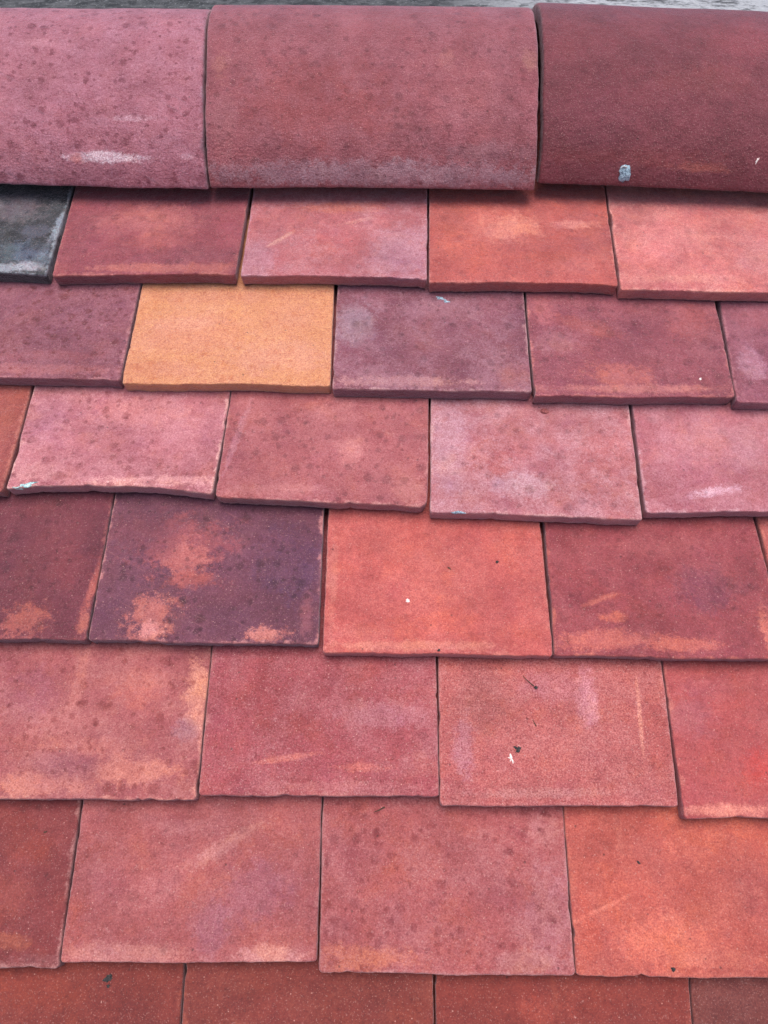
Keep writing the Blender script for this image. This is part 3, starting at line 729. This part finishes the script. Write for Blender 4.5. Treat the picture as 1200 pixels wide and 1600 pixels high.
o = blob('lichen_patch', 977, 271, 12.5, 14.5, 3.2, lichen, 3.1, rag=.38, parent_tile=True); o['label'] = 'blue-grey lichen patch stuck near the lower rim'
o = blob('lime_smear', 974, 263, 6, 3, 1.6, lime, 8.1, ang=-20, rag=.5, parent_tile=True)
o = blob('paint_mark', 40, 758, 17, 4.2, .5, teal, 5.3, ang=12, rag=.7, parent_tile=True); o['label'] = 'pale teal paint smear at the lower left corner'
o = blob('paint_mark', 28, 763, 9, 2.6, .45, teal, 9.3, ang=8, rag=.7, parent_tile=True)
o = blob('lime_smear', 688, 466, 8, 3.2, .6, lichen, 15.3, ang=-20, rag=.9, parent_tile=True)
o = blob('lime_smear', 697, 471, 5, 2.6, .6, lichen, 19.3, ang=-30, rag=.9, parent_tile=True)
o = blob('lime_smear', 715, 801, 9, 3.0, .4, lichen, 25.3, ang=0, rag=.8, parent_tile=True)

def thing(o, label, cat, grp=None):
    o['label'] = label; o['category'] = cat
    if grp: o['group'] = grp
G = 'crumbs and specks lying on the tiles'
thing(blob('clay_crumb', 851, 643, 7, 5.5, 3.4, crumb, 31, rag=.3), 'small reddish clay crumb just under the lower edge of a purple-red tile', 'crumb', G)
thing(blob('pale_flake', 1183, 251, 2.0, 5.6, .8, lime, 35, ang=-25, rag=.6), 'tiny white flake on the maroon ridge tile, right of the lichen patch', 'flake', G)
thing(blob('grit_speck', 637, 939, 2.6, 3.2, 1.3, lime, 37, rag=.6), 'pale grey grit speck on the vivid orange-red tile', 'speck', G)
thing(blob('debris_speck', 777, 878, 3.4, 2.2, 1.4, soot, 41, ang=20, rag=.6), 'black speck at the upper right of the vivid orange-red tile', 'speck', G)
thing(blob('debris_speck', 702, 888, 3.6, 1.3, 1.0, twigm, 43, ang=-45, rag=.6), 'thin brown speck near the middle of the vivid orange-red tile', 'speck', G)
thing(blob('debris_speck', 837, 1074, 3.0, 2.4, 1.8, soot, 47, ang=20, rag=.7), 'black crumb at the end of a tiny twig on a rough red tile', 'speck', G)
thing(blob('debris_speck', 809, 1170, 4.2, 4.4, 1.6, soot, 51, ang=-60, rag=1.0), 'black ragged speck beside a white fleck on a rough red tile', 'speck', G)
thing(blob('pale_flake', 799, 1186, 3.4, 5.0, 1.4, lime, 53, ang=20, rag=1.0), 'white fleck just below the black ragged speck', 'flake', G)
thing(blob('debris_speck', 170, 1529, 5.6, 4.4, 1.4, soot, 57, ang=30, rag=.8), 'black smudge of debris on the tile at the lower left', 'speck', G)
thing(blob('debris_speck', 169, 1541, 2.4, 2.0, 1.0, soot, 59, rag=.6), 'smaller black dot right below the black smudge', 'speck', G)
thing(blob('grit_speck', 1052, 1515, 2.6, 3.0, 1.6, soot, 61, rag=.7), 'dark grit speck at the lower edge of the bright orange-red tile', 'speck', G)
thing(blob('pale_flake', 984+110, 592, 2.4, 2.2, .8, lime, 67, rag=.7), 'tiny white fleck at the lower right of a purple-red tile', 'flake', G)
thing(blob('debris_speck', 71, 1300, 2.8, 1.4, 1.0, twigm, 71, ang=20, rag=.5), 'small brown speck on the tile at the left edge, sixth course', 'speck', G)
thing(blob('debris_speck', 998, 1348, 3.0, 1.6, 1.0, soot, 73, ang=-40, rag=.5), 'small dark speck high on the bright orange-red tile', 'speck', G)
thing(blob('debris_speck', 686, 1016, 2.4, 2.0, 1.0, soot, 79, rag=.5), 'dark dot on the lower edge of the vivid orange-red tile', 'speck', G)

def twig(pts_px, r0, label, seed):
    P3 = []
    for px, py in pts_px:
        loc, nor, ob = surf_n(px, py); P3.append(loc + nn*(r0*.0007))
    V, F = [], []
    for i, p in enumerate(P3):
        dr = (P3[min(i+1, len(P3)-1)] - P3[max(i-1, 0)]).normalized()
        s1 = dr.cross(nn).normalized(); s2 = s1.cross(dr)
        rr = r0*.001*(1 - .6*i/(len(P3)-1))*(1+.3*fn(i+seed, 2, 3))
        for k_ in range(6):
            a = 2*math.pi*k_/6; V.append(p + s1*math.cos(a)*rr + s2*math.sin(a)*rr)
    for i in range(len(P3)-1):
        for k_ in range(6):
            F.append((i*6+k_, i*6+(k_+1) % 6, (i+1)*6+(k_+1) % 6, (i+1)*6+k_))
    F.append(tuple(range(6))[::-1]); F.append(tuple(range(len(V)-6, len(V))))
    o = link('dry_twig', V, F, twigm, None, P3[0]); thing(o, label, 'twig', 'tiny dry twigs on the tiles')
twig([(834, 1072), (828, 1067), (821, 1061), (817, 1056)], .5, 'tiny dark twig on the rough red tile, touching a black crumb', 1)
twig([(838, 1135), (835, 1130), (833, 1126)], .5, 'shortest brown splinter in the middle of the rough red tile', 2)
twig([(601, 1261), (592, 1266), (584, 1269)], .6, 'tiny brown twig at the top of the rosy spotted tile', 3)
